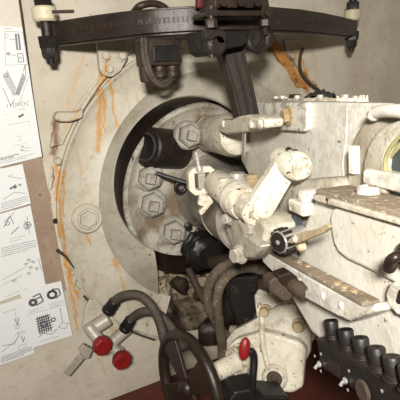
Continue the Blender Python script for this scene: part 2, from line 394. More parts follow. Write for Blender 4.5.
def ink5(line, poly, circ, text, caps):
    poly([(.1, .15), (.6, .14), (.62, .35)], .0006); poly([(.55, .3), (.62, .42), (.72, .3)], .0014)
    text(.5, .75, .42, 3, .03, .001); poly([(.5, .58), (.62, .54), (.62, .66)], .0006); text(.6, .9, .55, 2, .03); poly([(.05, .68), (.45, .72), (.6, .6)], .001)
    poly([(.05, .78), (.55, .66)], .0008); poly([(.7, .62), (.72, .74), (.8, .66)], .0014); poly([(.55, .78), (.8, .78), (.8, .84), (.55, .84), (.55, .78)], .0006)
    text(.02, .95, .87, 4, .028, .0016)
def ink6(line, poly, circ, text, caps):
    for k in range(4): circ(.24, .24, .10-k*.018, .0022, 9, 1)
    poly([(.26, .15), (.44, .12), (.48, .26), (.3, .30)], .003); poly([(.28, .2), (.44, .18)], .003)
    for k in range(4): circ(.72, .19, .12-k*.014, .0024, 14)
    poly([(.74, .1), (.9, .12), (.92, .22), (.78, .27)], .003)
    text(.1, .45, .36, 2, .03); text(.6, .98, .34, 3, .03); poly([(.03, .42), (.97, .42)], .0004)
    for k in range(6): line((.26+.05*k, .50), (.24+.055*k, .80), .003); line((.2, .53+.045*k), (.58, .52+.045*k), .002)
    circ(.38, .65, .08, .003); circ(.62, .62, .05, .003); poly([(.2, .84), (.3, .8), (.5, .86), (.66, .8)], .0014)
    poly([(.84, .45), (.83, .72)], .0012); poly([(.7, .78), (.82, .72), (.96, .76), (.86, .84), (.7, .78)], .001); text(.2, .8, .93, 1)
sheet([(-14, 24.5), (22.3, 27.5), (42, 156.5), (-12, 170)], -.0105, 'top printed sheet with drawing of crossed shells, left wall', ink1)
sheet([(-14, 172), (22.5, 164), (30.8, 203.5), (-12, 216)], -.009, 'printed sheet with two text blocks directly below the top sheet', ink2)
sheet([(-12, 217.5), (30.5, 205.5), (39, 250), (-10, 262)], -.0098, 'printed sheet with a round wheel drawing, middle of the left column', ink3)
sheet([(-10, 262), (38.5, 248), (45.5, 284.5), (-10, 306)], -.0085, 'printed sheet with faint exploded-parts drawing, above the two lowest sheets', ink4)
sheet([(-14, 309), (22, 298), (35, 353), (-10, 369)], -.0092, 'lowest left printed sheet with line diagram cut by picture edge', ink5)
sheet([(19.5, 291), (61, 281), (72.5, 335.5), (33, 348)], -.0105, 'small printed sheet with shaded machine parts, nearest the red knobs', ink6)

# ================================================================ EMBRASURE RING
t = thing('embrasure_ring', 'huge cream-painted round wall ring with rust streaks around the gun opening', 'mounting ring', (FCX, 0, FCZ-FR))
def loft(name, rings, mat, parent, a0=None, a1=None, seg=120):
    m = MB(); prev = None
    s0 = a1 if a1 is not None else 0; s1 = (a0+2*math.pi) if a0 is not None else 2*math.pi
    for cx, cz, r, y in rings:
        cur = [m.bm.verts.new((cx+r*math.cos(s0+(s1-s0)*k/seg), y, cz+r*math.sin(s0+(s1-s0)*k/seg))) for k in range(seg+1)]
        if prev:
            for k in range(seg): m.bm.faces.new((prev[k], prev[k+1], cur[k+1], cur[k]))
        prev = cur
    if a0 is None: bmesh.ops.remove_doubles(m.bm, verts=m.bm.verts, dist=1e-5)
    return m.done(name, mat, parent, ang=50)
def lc(t_): return FCX+(LCX-FCX)*t_, FCZ+(LCZ-FCZ)*t_
SA0, SA1 = R(-124), R(-6)
loft('backing_ring', [(FCX, FCZ, .398, 0), (FCX, FCZ, .398, -.004), (FCX, FCZ, .375, -.005)], M_ring, t, SA0+R(8), SA1)
z_ = CAM.z
fr = [(*lc(0), .381, -.004), (*lc(0), .381, -.016), (*lc(0), .377, -.019), (*lc(0), .372, -.016), (*lc(.02), .366, -.013), (*lc(.15), .34, -.013), (.516, z_-.287, .302, -.016), (.516, z_-.284, .292, -.019)]
loft('flange', fr, M_ring, t, SA0, SA1)
lp = [(.516, z_-.284, .292, -.019), (.506, z_-.278, .280, -.025), (.49, z_-.266, .256, -.037), (.468, z_-.252, .227, -.051), (.450, z_-.241, .204, -.060), (.440, z_-.235, .191, -.0635), (.437, z_-.233, .1865, -.061), (.437, z_-.233, .185, -.055)]
loft('lip', lp, M_lip, t, R(-126), SA1)
loft('liner', [(.437, z_-.233, .186, -.057), (.453, z_-.246, .196, -.040), (.485, z_-.272, .216, -.018), (.503, z_-.2845, .2215, -.008), (.503, z_-.2845, .2215, .05)], M_brown, t, None, None)
p = W(87, 218, Y=-.014)
MB().rev(p, (0, -1, 0), [(0, .034), (.007, .034), (.013, .029), (.013, .024), (.007, .023), (.007, .018)], 32).done('plug_collar', M_ring, t)
MB().hexb(p+V((0, -.006, 0)), (0, -1, 0), .019, .011).done('hex_plug', M_ring, t)
q = [W(x, y, Y=-.032) for x, y in [(97, 38), (127, 38), (128, 58), (121, 71), (113, 77), (104, 76), (100, 70)]]
MB().prism(q, (0, .018, 0)).done('bolt_plate', M_ring, t, bevel=.003)
bolts(t, M_ring, [(W(105, 56, Y=-.032), .0085, .008), (W(121, 56, Y=-.032), .0085, .008), (W(108, 69, Y=-.032), .0085, .008)], (0, -1, 0), collar=1.4)
MB().tube([W(x, y, Y=-.018) for x, y in [(131, 49), (118, 62), (104, 77), (90, 96), (80, 112)]], .0045, 10).done('edge_rod', M_ring, t)
MB().prism([W(x, y, Y=-.034) for x, y in [(54, 118), (58, 112), (78, 112), (84, 108), (83, 118), (70, 122), (58, 122)]], (0, .03, 0)).done('hinge_block', M_ring, t, bevel=.004)
MB().prism([W(x, y, Y=-.012) for x, y in [(56, 121), (74, 122), (63, 145), (50, 148)]], (0, .012, 0)).done('hinge_leaf', M_ring, t, bevel=.003)
MB().rev(W(57.5, 161, Y=-.008), (0, -1, 0), [(0, .0085), (.006, .0085), (.009, .005)], 16).done('rivet', M_ring, t)
MB().rev(W(55.5, 221, Y=-.006), (0, -1, 0), [(0, .006), (.001, .006)], 12).done('screw_hole', M_black, t)
for x, y in ((73, 272), (85, 285)): MB().rev(W(x, y, Y=-.006), (0, -1, 0), [(0, .007), (.006, .007), (.008, .004)], 14).done('rivet', M_ring, t)
MB().tube([W(x, y, Y=-.02) for x, y in [(57, 250), (66, 257), (74, 268)]], .004, 8, taper=.0015).done('torn_wire', M_rusty, t)
MB().prism([W(x, y, Y=-.016) for x, y in [(77, 277), (86, 280), (82, 290), (76, 287)]], (0, .012, 0)).done('lug', M_dirtyw, t, bevel=.002)

# rusty strut on the wall at the upper right
t = thing('rusty_strut', 'orange-rusted diagonal flat bar on wall between bar and upper housing', 'strut', W(305, 86, Y=0))
MB().prism([W(x, y, Y=-.02) for x, y in [(266, 38), (276, 38), (308, 88), (298, 88)]], (0, .016, 0)).done('flat_bar', paint('rust_stained_cream_paint', (170, 130, 74), (160, 98, 36), (92, 56, 28), .9, 1., .75, .5, 1.1), t, bevel=.003)
MB().tube([W(x, y, Y=-.02) for x, y in [(303, 48), (300, 58), (301, 72), (308, 82), (318, 90)]], .004, 8).done('rod', M_rusty, t)
bolts(t, M_ring, [(W(291, 56, Y=-.006), .009, .008)], (0, -1, 0))
q = [W(x, y, Y=-.006) for x, y in [(284, 40), (300, 40), (300, 66), (291, 66)]]
MB().prism(q, (0, .006, 0)).done('plate', M_ring, t, bevel=.002)

# ================================================================ GUN MOUNT DISC
t = thing('gun_mount', 'round soiled white inner disc with four big hex bolts inside the opening', 'gun mount', (.503, .0, CAM.z-.2845-.22))
dc = V((.503, 0, CAM.z-.2845))
MB().rev(dc+V((0, .05, 0)), (0, -1, 0), [(0, .2205), (.045, .2205), (.052, .216), (.052, .207), (.042, .196), (.036, .17), (.036, .05)], 72).done('disc', M_disc, t)
for x, y, r in ((190, 137, 13.5), (151, 178, 14), (154, 204, 14), (175, 231, 13.5)):
    p0 = W(x-3, y-2, Y=(-.02 if y < 140 else .02)); k = ppx(p0)*r/13
    m = MB(); m.rev(p0, gb, [(0, 14*k), (.014, 14*k), (.019, 12.3*k)], 28).rev(p0+gb*.016, gb, [(0, 11*k), (.028, 11*k), (.032, 9*k)], 6, rot=.3)
    o = m.done('mount_bolt', M_grey, t)
    MB().rev(p0+gb*.046, gb, [(0, 6*k), (.018, 6*k), (.020, 5*k)], 4, rot=.5).done('bolt_end', M_grey, o)
p0 = W(146, 147, Y=-.01); p1 = W(184, 150, Y=.035)
MB().rev(p0, p1-p0, [(.002, .030), (0, .034), (0, .042), (.004, .046), (.05, .047), (.105, .049)], 36).done('dark_boss', M_dark, t, label='dark oily cylinder lying across the disc')
MB().rev(p0-(p1-p0).normalized()*.001, p1-p0, [(0, .030), (.001, .030)], 28).done('boss_bore', M_black, t)
MB().torus(p0-(p1-p0).normalized()*.001, p1-p0, .031, .003, 36, 8).done('bore_ring', M_blue, t)
MB().tube([W(152, 172, Y=-.02), W(170, 178, Y=-.04), W(196, 186, Y=-.07)], .006, 8).done('linkage_rod', M_black, t)
MB().torus(W(181, 187, Y=-.05), gb, .012, .005, 20, 8).done('eyelet', M_black, t)
for x, y in ((198, 232), (188, 226), (196, 246)): MB().rev(W(x, y, Y=-.03), gb, [(0, .010), (.006, .010), (.008, .006)], 14).done('plug', M_black, t)

# ================================================================ CRADLE TUBE
t = thing('cradle_tube', 'big worn off-white gun tube running out of the disc under the linkage', 'gun tube', G(-.02, .1, -.07))
MB().rev(G(-.015, -.06, .002), gb, [(0, .125), (.03, .115), (.07, .088), (.13, .074), (.38, .070), (.385, .065)], 48).done('tube', M_grey, t)
MB().rev(G(-.015, .20, .002), gb, [(0, .074), (.012, .074)], 48).done('band', M_dirtyw, t)

# recoil cylinder
p0 = P(209, 133, .02)
t = thing('recoil_cylinder', 'upper cream cylinder with dirty yellow-brown end, left of the upper housing', 'cylinder', p0-gc*.045)
MB().rev(p0, gb, [(0, .036), (0, .040), (.004, .044), (.035, .045)], 40).done('end_collar', paint('yellow_brown_grime', (160, 134, 90), (96, 76, 52), (50, 38, 28), .5, .8, .5, .3), t)
MB().rev(p0+gb*.035, gb, [(0, .040), (.002, .043), (.165, .043), (.19, .036), (.20, .02)], 40).done('barrel', M_cast, t)

# ================================================================ UPPER HOUSING
t = thing('upper_housing', 'large white box-shaped upper gun housing with bolted lid', 'gun housing', PA(315, 190, .0))
ua = .01
q = [PA(x, y, ua) for x, y in [(241, 102.5), (300, 101.5), (396, 103), (396, 215), (300, 215), (262, 200), (241, 160)]]
dS = ray(397, 103); dS = dS/dS.dot(ga); MB().prism(q, dS*.12).done('casing', M_white, t, bevel=.004, seg=3)
e0 = PA(243, 101, ua); e1 = PA(396, 102.2, ua); ud = (e1-e0).normalized(); un = dS.cross(ud).normalized(); un = un if un.z > 0 else -un
def TP(u, a, h=0): return e0+(e1-e0)*u+dS*a+un*h
def ellipse_plate(u0, u1, a0, a1, h0, th, n=40):
    return [TP((u0+u1)/2+(u1-u0)/2*math.cos(2*math.pi*k/n), (a0+a1)/2+(a1-a0)/2*math.sin(2*math.pi*k/n), h0) for k in range(n)]
lidp = MB().prism(ellipse_plate(.22, .90, .004, .10, .0005, 0), un*.004).done('lid', M_cast, t)
for k in range(13):
    an = 2*math.pi*k/13+.2; bp_ = TP(.56+.31*math.cos(an), .052+.043*math.sin(an), .0045)
    MB().hexb(bp_, un, .0046, .0045).done('lid_bolt', M_cast, lidp)
MB().box(TP(.42, .05, .007), ud*.018, dS.normalized()*.014, un*.005).done('rusty_pad', M_rusty, t, bevel=.002)
q = [PA(x, y, ua-.010) for x, y in [(263, 102.5), (306, 102.5), (306, 129), (304, 132), (270, 130), (263, 126)]]
MB().prism(q, ga*.011).done('lug_plate', M_white, t, bevel=.003)
MB().hexb(PA(289, 116, ua-.010), -ga, .011, .008, .015).done('bolt', M_brass, t)
MB().tube([PA(347, 108, ua), PA(346, 140, ua), PA(343, 165, ua), PA(346, 190, ua)], .0012, 8).done('weld_seam', M_white, t)
# rag on the lid
m = MB(); g = bmesh.ops.create_grid(m.bm, x_segments=26, y_segments=16, size=1)
for v in g['verts']:
    u_, w_ = v.co.x, v.co.y
    r_ = max(0, 1-(u_*u_+w_*w_)*.6)
    h = .003+.011*r_*(.55+.9*abs(mnoise.noise(V((u_*2.2, w_*2.2, 3)))))+.004*mnoise.noise(V((u_*6, w_*6, 1)))
    v.co = TP(.62+.085*u_*(1+.15*mnoise.noise(V((w_*2, 5, 0)))), .045+.018*w_, h+.004)
o = m.done('oily_rag', M_rag, ang=80); so = o.modifiers.new('solid', 'SOLIDIFY'); so.thickness = .0015
tag(o, 'crumpled dark rag lying on the lid of the upper housing', 'rag')

# clamp
ca = -.05
t = thing('arm_clamp', 'thick white clamp block holding the foot of the dark arm', 'clamp', PA(245, 132, ca))
q = [PA(x, y, ca) for x, y in [(218, 126), (221, 119), (232, 120), (238, 116), (250, 115), (253, 118), (262, 117), (265, 121), (264, 128), (254, 129), (248, 132), (226, 134), (220, 132)]]
MB().prism(q, ga*.03).jitter(.0025, 80).done('block', M_cast, t, bevel=.004, seg=3)
for x in (224, 252, 261): MB().rev(PA(x, 124, ca-.001), -ga, [(0, .007), (.004, .0065), (.005, .004)], 16).done('pin', M_cast, t)
MB().prism([PA(x, y, ca+.005) for x, y in [(242, 133), (245, 133), (244, 158), (242, 159)]], ga*.002).done('drip_line', M_grey, t)  # drip line below the clamp, modelled as a thin strip

# ================================================================ OVERHEAD ARC BAR
ZB = CAM.z+.086
bx = [(50, 35), (60, 33.5), (78, 31), (100, 28), (120, 25), (150, 22.3), (190, 19.3), (220, 18.3), (270, 18), (300, 20), (325, 23.5), (344, 27.5), (352, 29)]
bc = [W(x, y, Z=ZB) for x, y in bx]
# smooth to a fair curve in plan
for _ in range(3): bc = [bc[0]]+[(bc[i-1]+bc[i]*2+bc[i+1])/4 for i in range(1, len(bc)-1)]+[bc[-1]]
t = thing('traverse_arc_bar', 'long curved brown-black steel bar spanning the top of the picture', 'steel bar', bc[6]-V((0, 0, .02)))
q = []
for i in range(len(bc)-1):
    for k in range(4): q.append(bc[i].lerp(bc[i+1], k/4))
q.append(bc[-1]); outs = []
for i in range(len(q)):
    d = (q[min(i+2, len(q)-1)]-q[max(i-2, 0)]).normalized(); outs.append(V((d.y, -d.x, 0)).normalized())
MB().sweep_rect(shift(q, V((0, 0, 0))), [V((0, 0, 1))]*len(q), outs, .0178, .013).done('bar', M_bar, t, bevel=.0015)
MB().sweep_rect([p_+o_*-.004 for p_, o_ in zip(q, outs)], [V((0, 0, 1))]*len(q), outs, .0215, .007).done('web', M_bar, t, bevel=.001)
m = MB()
for i in range(9, len(q)-3):
    o_ = outs[i]; d = V((-o_.y, o_.x, 0)); c_ = q[i]+o_*.0133
    for s_ in (-.25, .25): m.box(c_+d*.014*s_*1.2+V((0, 0, .001)), d*.0022, o_*.0012, V((0, 0, .0042)))
m.done('graduation_marks', M_dark, t)
MB().box(W(68, 42, Z=ZB-.012)+V((0, -.014, 0)), V((.006, 0, 0)), V((0, .001, 0)), V((0, 0, .0018))).done('tag_plate', M_paper, t)
for px, sc, side in ((47, 1.0, 'left'), (352, .92, 'right')):
    c0 = W(px, 33 if side == 'left' else 29, Z=ZB)
    s_ = sc*1.0; z = V((0, 0, 1)); k = ppx(c0)
    n = 1
    MB().rev(c0-z*.020, z, [(0, .010*s_), (.040, .010*s_)], 18).done('bolt_shank', M_dark, t)
    MB().rev(c0+z*.019, z, [(0, .018*s_), (.004, .0215*s_), (.022, .0215*s_), (.025, .019*s_)], 28).done('bushing', M_cap, t)
    MB().hexb(c0+z*.043, z, .0165*s_, .020, .0).rev(c0+z*.062, z, [(0, .011*s_), (.012, .011*s_), (.014, .009*s_)], 16).done('top_nut', M_black, t)
    c0 = c0+z*.010; m = MB().rev(c0-z*.055, z, [(0, .011*s_), (.004, .014*s_), (.020, .015*s_)], 6)
    m.rev(c0-z*.036, z, [(0, .018*s_), (.020, .019*s_)], 6, rot=.3); m.rev(c0-z*.064, z, [(0, .007*s_), (.01, .009*s_)], 14)
    m.done('lower_nut', M_black, t)
p0 = W(52, 12, Z=ZB+.028)
MB().cyl(p0, p0+V((.035, -.01, .0)), .0028, seg=10).done('split_pin', M_rusty, t)

# rail above the bar
t = thing('top_rail', 'dark oily rail with bolts lying over the arc bar at top edge', 'rail', bc[7]+V((0, 0, .03)))
a_, b_ = W(190, 12, Y=-.33), W(272, 12.5, Y=-.335); d = (b_-a_)
MB().prism([W(207, 16, Y=-.345), W(270, 16, Y=-.345), W(269, 10, Y=-.345), W(208, 10, Y=-.345)], (0, .05, 0)).done('lower_rail', M_dark, t, bevel=.002)
MB().prism([W(214, 8, Y=-.33), W(270, 8, Y=-.33), W(268, -6, Y=-.33), W(216, -6, Y=-.33)], (0, .05, 0)).done('upper_rail', M_dark, t, bevel=.002)
for x in (211, 265): MB().hexb(W(x, 13, Y=-.355), (0, -1, 0), .007, .008, .009).done('bolt', M_dark, t)
for x in (222, 240, 256): MB().rev(W(x, 3, Y=-.34), (0, -1, 0), [(0, .006), (.006, .006)], 12).done('rivet', M_dark, t)
t = MB().prism([W(198, 8, Y=-.29), W(204, 8, Y=-.29), W(204, -8, Y=-.29), W(198, -8, Y=-.29)], (0, .012, 0)).done('red_block', M_redd, None, bevel=.003)
tag(t, 'dark red painted block cut by the top picture edge above the bar', 'block')
m = MB().tube([W(134, 12, Y=-.18), W(140, 6, Y=-.2), W(152, 3.5, Y=-.2), (W(162, 6, Y=-.2)), W(169, 12, Y=-.2)], .006, 12)
t = tag(m.done('cable_hoop', M_dark), 'dark curved cable hoop rising above the arc bar', 'cable')

# roller brackets under the bar
t = thing('roller_bracket', 'black lumpy roller bracket clamped around arc bar above the dark arm', 'bracket', W(228, 50, Y=-.33))
MB().prism([W(x, y, Y=-.335) for x, y in [(203, 30), (248, 29), (250, 40), (243, 46), (224, 50), (214, 56), (206, 50)]], (0, .06, 0)).jitter(.004, 50).done('saddle', M_black, t, bevel=.004)
for x, y, r in ((213, 45, .016), (216, 38, .012), (207, 36, .010)): MB().rev(W(x, y, Y=-.35), (0, -1, 0), [(0, r), (.012, r), (.016, r*.7)], 18).done('roller', M_dark, t)
MB().cyl(W(211, 6, Y=-.36), W(212, 58, Y=-.355), .005, seg=12).done('stud', M_dark, t)
MB().hexb(W(211.5, 28, Y=-.365), (0, 0, 1), .009, .012).done('nut', M_dark, t)
t = thing('hook_roller', 'small black roller with curved guard hanging under the bar right of the arm', 'roller', W(258, 55, Y=-.3))
MB().cyl(W(250, 40, Y=-.32), W(266, 38, Y=-.28), .017, seg=24, ch=.003).done('drum', M_black, t)
MB().cyl(W(264, 3, Y=-.36), W(265, 34, Y=-.345), .0045, seg=12).done('stud', M_dark, t)
MB().tube([W(251, 32, Y=-.33), W(249, 44, Y=-.335), (W(257, 51, Y=-.335)), W(266, 46, Y=-.335), W(268, 34, Y=-.335)], .005, 10).done('guard', M_dark, t)
MB().hexb(W(265, 26, Y=-.355), (0, 0, 1), .009, .010).done('nut', M_dark, t)

# arm
t = thing('support_arm', 'straight dark steel arm slanting down from the arc bar to white clamp', 'arm', P(250, 113, .33))
fa = [(218, 44), (243, 41), (247, 60), (254, 87), (260, 116), (239, 117), (232, 87), (224, 62)]
MB().prism([P(x, y, .335) for x, y in fa], -gb*.035).done('beam', M_bar, t, bevel=.002)
for pts in ([(220, 46), (226, 62), (234, 87), (241, 115)], [(240, 43), (244, 60), (251, 87), (257, 115)], [(230, 44), (236, 62), (243, 87), (249, 115)]):
    MB().tube([P(x, y, .337) for x, y in pts], .0022, 8).done('flange_edge', M_bar, t)

# hanging junction box
t = thing('junction_box', 'small dark box hanging below the left half of the arc bar', 'junction box', W(160, 78, Y=-.18))
MB().prism([W(x, y, Y=-.205) for x, y in [(144, 38), (181, 38), (183, 63), (180, 65), (152, 66), (146, 66)]], (0, .05, 0)).done('box', M_dark, t, bevel=.003)
MB().prism([W(x, y, Y=-.209) for x, y in [(153, 46), (179, 45), (180, 61), (154, 62)]], (0, .004, 0)).done('cover', M_black, t, bevel=.002)
for x in (159, 171.5):
    a_ = W(x, 64, Y=-.185)
    MB().rev(a_, (0, 0, -1), [(0, .013), (.006, .014), (.012, .013), (.013, .015), (.022, .014), (.024, .011), (.028, .010)], 16).jitter(.001, 90).done('cable_gland', M_dark, t)
MB().prism([W(x, y, Y=-.19) for x, y in [(142, 66), (150, 66), (150, 83), (144, 82)]], (0, .02, 0)).done('bracket', M_rusty, t, bevel=.002)
for off in (0, 3.4): MB().tube([W(142+off, 38, Y=-.215), W(143+off, 55, Y=-.218), W(147+off, 70, Y=-.218), W(153+off*.7, 80, Y=-.215), W(162, 86-off, Y=-.21), W(170, 82-off, Y=-.2), W(172, 74, Y=-.187)], .0035, 10).done('cable', M_hosed, t)

# ================================================================ CRANK LINKAGE
t = thing('crank_linkage', 'white enamel rod and crank linkage with square clevis at front of tube', 'linkage', P(235, 215, .42))
cb = .42
c0 = P(203, 181, cb); k = ppx(c0)
vx, vy = ga, gc
def fr_(c, w, h, th, d, mat, name, par, bev):
    for e, f_, ww, hh in ((vx*(w-th/2), 0, th/2, h), (-vx*(w-th/2), 0, th/2, h)):
        pass
    m = MB(); outer = [(-w, -h*.6), (-w*.6, -h), (w*.6, -h), (w, -h*.6), (w, h*.6), (w*.6, h), (-w*.6, h), (-w, h*.6)]
    inner = [(-w+th, -h+th), (-w+th, -h+th), (w-th, -h+th), (w-th, -h+th), (w-th, h-th), (w-th, h-th), (-w+th, h-th), (-w+th, h-th)]
    for z0_, z1_ in ((0, d),):
        O0 = [m.bm.verts.new(c+vx*a+vy*b) for a, b in outer]; I0 = [m.bm.verts.new(c+vx*a*.98+vy*b*.98) for a, b in inner]
        O1 = [m.bm.verts.new(c+vx*a+vy*b-gb*d) for a, b in outer]; I1 = [m.bm.verts.new(c+vx*a*.98+vy*b*.98-gb*d) for a, b in inner]
        n = 8
        for i in range(n):
            j = (i+1) % n
            for A_, B_ in ((O0, I0), (O1, I1), (O0, O1), (I0, I1)):
                try: m.bm.faces.new((A_[i], A_[j], B_[j], B_[i]))
                except Exception: pass
    bmesh.ops.remove_doubles(m.bm, verts=m.bm.verts, dist=1e-5)
    return m.done(name, mat, par, bevel=bev)
fr_(c0, .0225, .0225, .0105, .020, M_cast, 'clevis', t, .003)
MB().box(c0-gb*.012, ga*.006, gc*.014, gb*.006).done('clevis_pin', M_grey, t, bevel=.001)
MB().cyl(P(196, 152, cb), P(199.5, 171, cb), .0028, seg=10).cyl(P(199, 166, cb), P(199.6, 171, cb), .006, seg=12).done('pin_rod', M_silver, t)
r_in = P(214, 181, cb-.01); r_out = P(246, 205, cb+.10)
dr = (r_out-r_in).normalized(); L = (r_out-r_in).length
MB().rev(r_in, dr, [(0, .014), (.006, .0185), (.012, .0215), (L-.03, .0225), (L-.028, .0245), (L-.006, .0245), (L, .022)], 32).done('sleeve', M_cast, t)
MB().rev(r_in+dr*(L-.034), dr, [(0, .0255), (.004, .0255)], 32).done('sleeve_collar', M_grey, t)
MB().cyl(r_out-dr*.01, r_out+dr*.03, .019, seg=28, ch=.002).done('shaft_end', M_cast, t)
MB().prism([P(x, y, cb) for x, y in [(200, 193), (210, 196), (214, 202), (204, 214), (201, 216), (199, 212), (204, 207), (198, 205)]], -gb*.010).done('wing', M_cast, t, bevel=.002)
for (x, y, mt_, r) in ((237, 174, M_silver, .012), (252, 175.5, M_brass, .0085)):
    pp = P(x, y+3, cb+.03); MB().rev(pp, gc, [(-.012, r*1.25), (.0, r*1.25), (.001, r), (.006, r), (.007, r*.7)], 20 if r > .01 else 6).done('cap_screw', mt_, t)
MB().rev(P(224, 184, cb+.05), gc, [(0, .006), (.008, .006)], 6).done('grub_screw', M_cast, t)
# crank arm (stadium shaped) with boss head
ab = cb+.135
A_, B_ = P(263, 207, ab), P(289, 165, ab)
u_ = (B_-A_).normalized(); w_ = gb.cross(u_).normalized(); pts = []
for k in range(13): an = math.pi*k/12; pts.append(B_+(w_*math.cos(an)+u_*math.sin(an))*.0165)
for k in range(13): an = math.pi*k/12; pts.append(A_+(-w_*math.cos(an)-u_*math.sin(an))*.0185)
MB().prism(pts, -gb*.020).done('crank_arm', M_cast, t, bevel=.004, seg=3)
MB().rev(A_, gb, [(0, .0145), (.003, .0145), (.0045, .012)], 24).hexb(A_+gb*.004, gb, .005, .003).done('boss_cap', M_cast, t)
hd = (P(309, 171, ab+.03)-P(284, 160, ab-.03)).normalized(); h0 = P(288, 162, ab-.005)
MB().rev(h0-hd*.026, hd, [(0, .010), (.004, .0155), (.012, .0175), (.044, .0185), (.054, .018), (.058, .015)], 28).done('crank_head', M_cast, t)
MB().rev(h0+hd*.031, hd, [(0, .014), (.004, .0135)], 20).done('head_face', M_cast, t)
m = MB()
nz = (gc*.8+gb*.6); nz = (nz-hd*nz.dot(hd)).normalized(); m.ball(h0+hd*.006+nz*.0165, .013, .007, .0022, ex=hd, ey=nz.cross(hd), ez=nz).jitter(.003, 120)
m.done('bare_patch', M_dark, t, label='bare dark metal patch where the enamel wore off')

# ================================================================ TRUNNION BRACKET
t = thing('trunnion_bracket', 'white cast bracket with bolts under the crank, in front of gun tube', 'bracket', PA(262, 262, .02))
ta = -.09
MB().prism([PA(x, y, ta) for x, y in [(222, 210), (234, 207), (252, 215), (260, 220), (265, 228), (263, 244), (258, 250), (246, 261), (236, 258), (226, 232)]], ga*.05).done('casting', M_dirtyw, t, bevel=.006, seg=3)
MB().prism([PA(x, y, ta-.012) for x, y in [(227, 211), (236, 214), (245, 235), (262, 246), (254, 258), (244, 259), (236, 250)]], ga*.014).done('web', M_dirtyw, t, bevel=.004)
MB().prism([PA(x, y, -.025) for x, y in [(258, 188), (300, 180), (330, 178), (345, 215), (320, 262), (262, 262), (255, 225)]], ga*.05).done('shoulder', M_dirtyw, t, bevel=.008, seg=3)
bolts(t, M_grey, [(PA(253, 227, ta), .0095, .009), (PA(241, 254, ta-.012), .011, .010), (PA(254, 211, ta), .009, .008), (PA(230, 218, ta-.012), .008, .008)], -ga+gb*.4)
t = thing('drain_plug', 'round white capped plug on block left of lower housing lid', 'plug', PC(311, 200, .03))
p_ = PA(311, 196, -.03); MB().rev(p_, gc, [(-.01, .016), (.004, .016), (.008, .013), (.009, .008)], 24).done('cap', M_white, t)
MB().box(p_-gc*.012, ga*.022, gb*.02, gc*.008).done('seat_block', M_white, t, bevel=.003)

# ================================================================ LOWER HOUSING
la = -.04
t = thing('lower_housing', 'massive white lower housing with grimy brown top, right side', 'gun housing', PA(360, 340, la))
q = [PA(x, y, la) for x, y in [(303, 222), (313, 197), (360, 212), (425, 232), (425, 408), (330, 352), (311, 335), (285, 290), (276, 262), (292, 240)]]
MB().prism(q, ga*.24).done('casing', M_white, t, bevel=.010, seg=4)
q = [PA(x, y, la-.012) for x, y in [(311, 195), (318, 195), (362, 208.5), (430, 229), (430, 235), (360, 214.5), (314, 201)]]
MB().prism(q, ga*.06).done('lid_rim', M_cast, t, bevel=.002)
# grimy lid: plane through rim and across
r0_, r1_ = PA(315, 194, la-.008), PA(430, 228, la-.008)
MB().prism([r0_, r1_, r1_+ga*.16, r0_+ga*.13], gc*.006).done('lid', M_dust, t, bevel=.002)
q = [PA(x, y, la-.006) for x, y in [(331, 209), (336, 206), (345, 207), (430, 231), (430, 305), (400, 288), (380, 277), (360, 267), (347, 261), (338, 254), (333, 245), (330, 230), (329, 217)]]
MB().prism(q, ga*.02).done('raised_pad', M_white, t, bevel=.008, seg=5)
p_ = PL(369, 193, r0_+gc*.006, (r1_-r0_).cross(ga).normalized())
MB().rev(p_, gc, [(0, S(p_, 12)), (.005, S(p_, 12)), (.007, S(p_, 10.5)), (.007, S(p_, 8)), (.0055, S(p_, 7.5)), (.0055, 0)], 32, closed=False).done('filler_cap', M_white, t)
# ledge flange
lq = [PA(x, y, la-.022) for x, y in [(262, 250), (272, 256), (320, 284), (363, 307), (374, 303), (376, 312), (350, 322), (336, 316), (300, 296), (276, 276), (262, 262)]]
ledge = MB().prism(lq, ga*.03).done('ledge', M_white, t, bevel=.003)
LQ0, LQ1 = PA(262, 249.5, la-.023), PA(362, 306, la-.023)
MB().prism([LQ0, LQ1, LQ1+ga*.018, LQ0+ga*.018], (LQ1-LQ0).normalized().cross(ga)*(-.003 if (LQ1-LQ0).normalized().cross(ga).z < 0 else .003)).done('ledge_grime', M_dust, t)
for x, y, r in ((308, 267, .0068), (337, 285, .0075), (344, 288.5, .0075), (354, 292.5, .0075), (284, 255, .006)):
    pp = PL(x, y+2, LQ0, (LQ1-LQ0).normalized().cross(ga)); MB().hexb(pp, gc, r*.55, .0035, r*.75).done('ledge_bolt', M_brass, ledge)
for x, y in ((323, 296), (341, 305), (300, 281), (286, 271)): MB().rev(PA(x, y, la-.022), -ga, [(0, .0042), (.001, .004), (.002, .002), (.0022, 0)], 16, closed=False).done('rivet', M_white, ledge)
MB().prism([PA(x, y, la-.010) for x, y in [(388, 283), (396, 281), (430, 292), (430, 330), (396, 316), (386, 306), (384, 294)]], ga*.015).done('notched_lug', M_white, t, bevel=.004)
MB().prism([PA(x, y, la-.0115) for x, y in [(399, 290), (402, 290), (402, 304), (398, 304), (396, 301)]], ga*.003).done('keyhole', M_black, t)
t2 = thing('latch_hook', 'small dark brown hooked latch at right edge on the lower housing', 'latch', PA(392, 268, la-.02))
MB().tube([PA(389, 268, la-.028), PA(390, 262, la-.030), PA(394, 258, la-.030), PA(400, 256, la-.025), PA(412, 256, la-.012)], .0045, 12, taper=.004).ball(PA(389.5, 267, la-.028), .0052).done('hook', M_brown, t2)
MB().rev(PA(412, 256, la-.006), -ga, [(0, .012), (.006, .012), (.009, .008)], 18).done('pivot', M_brown, t2)

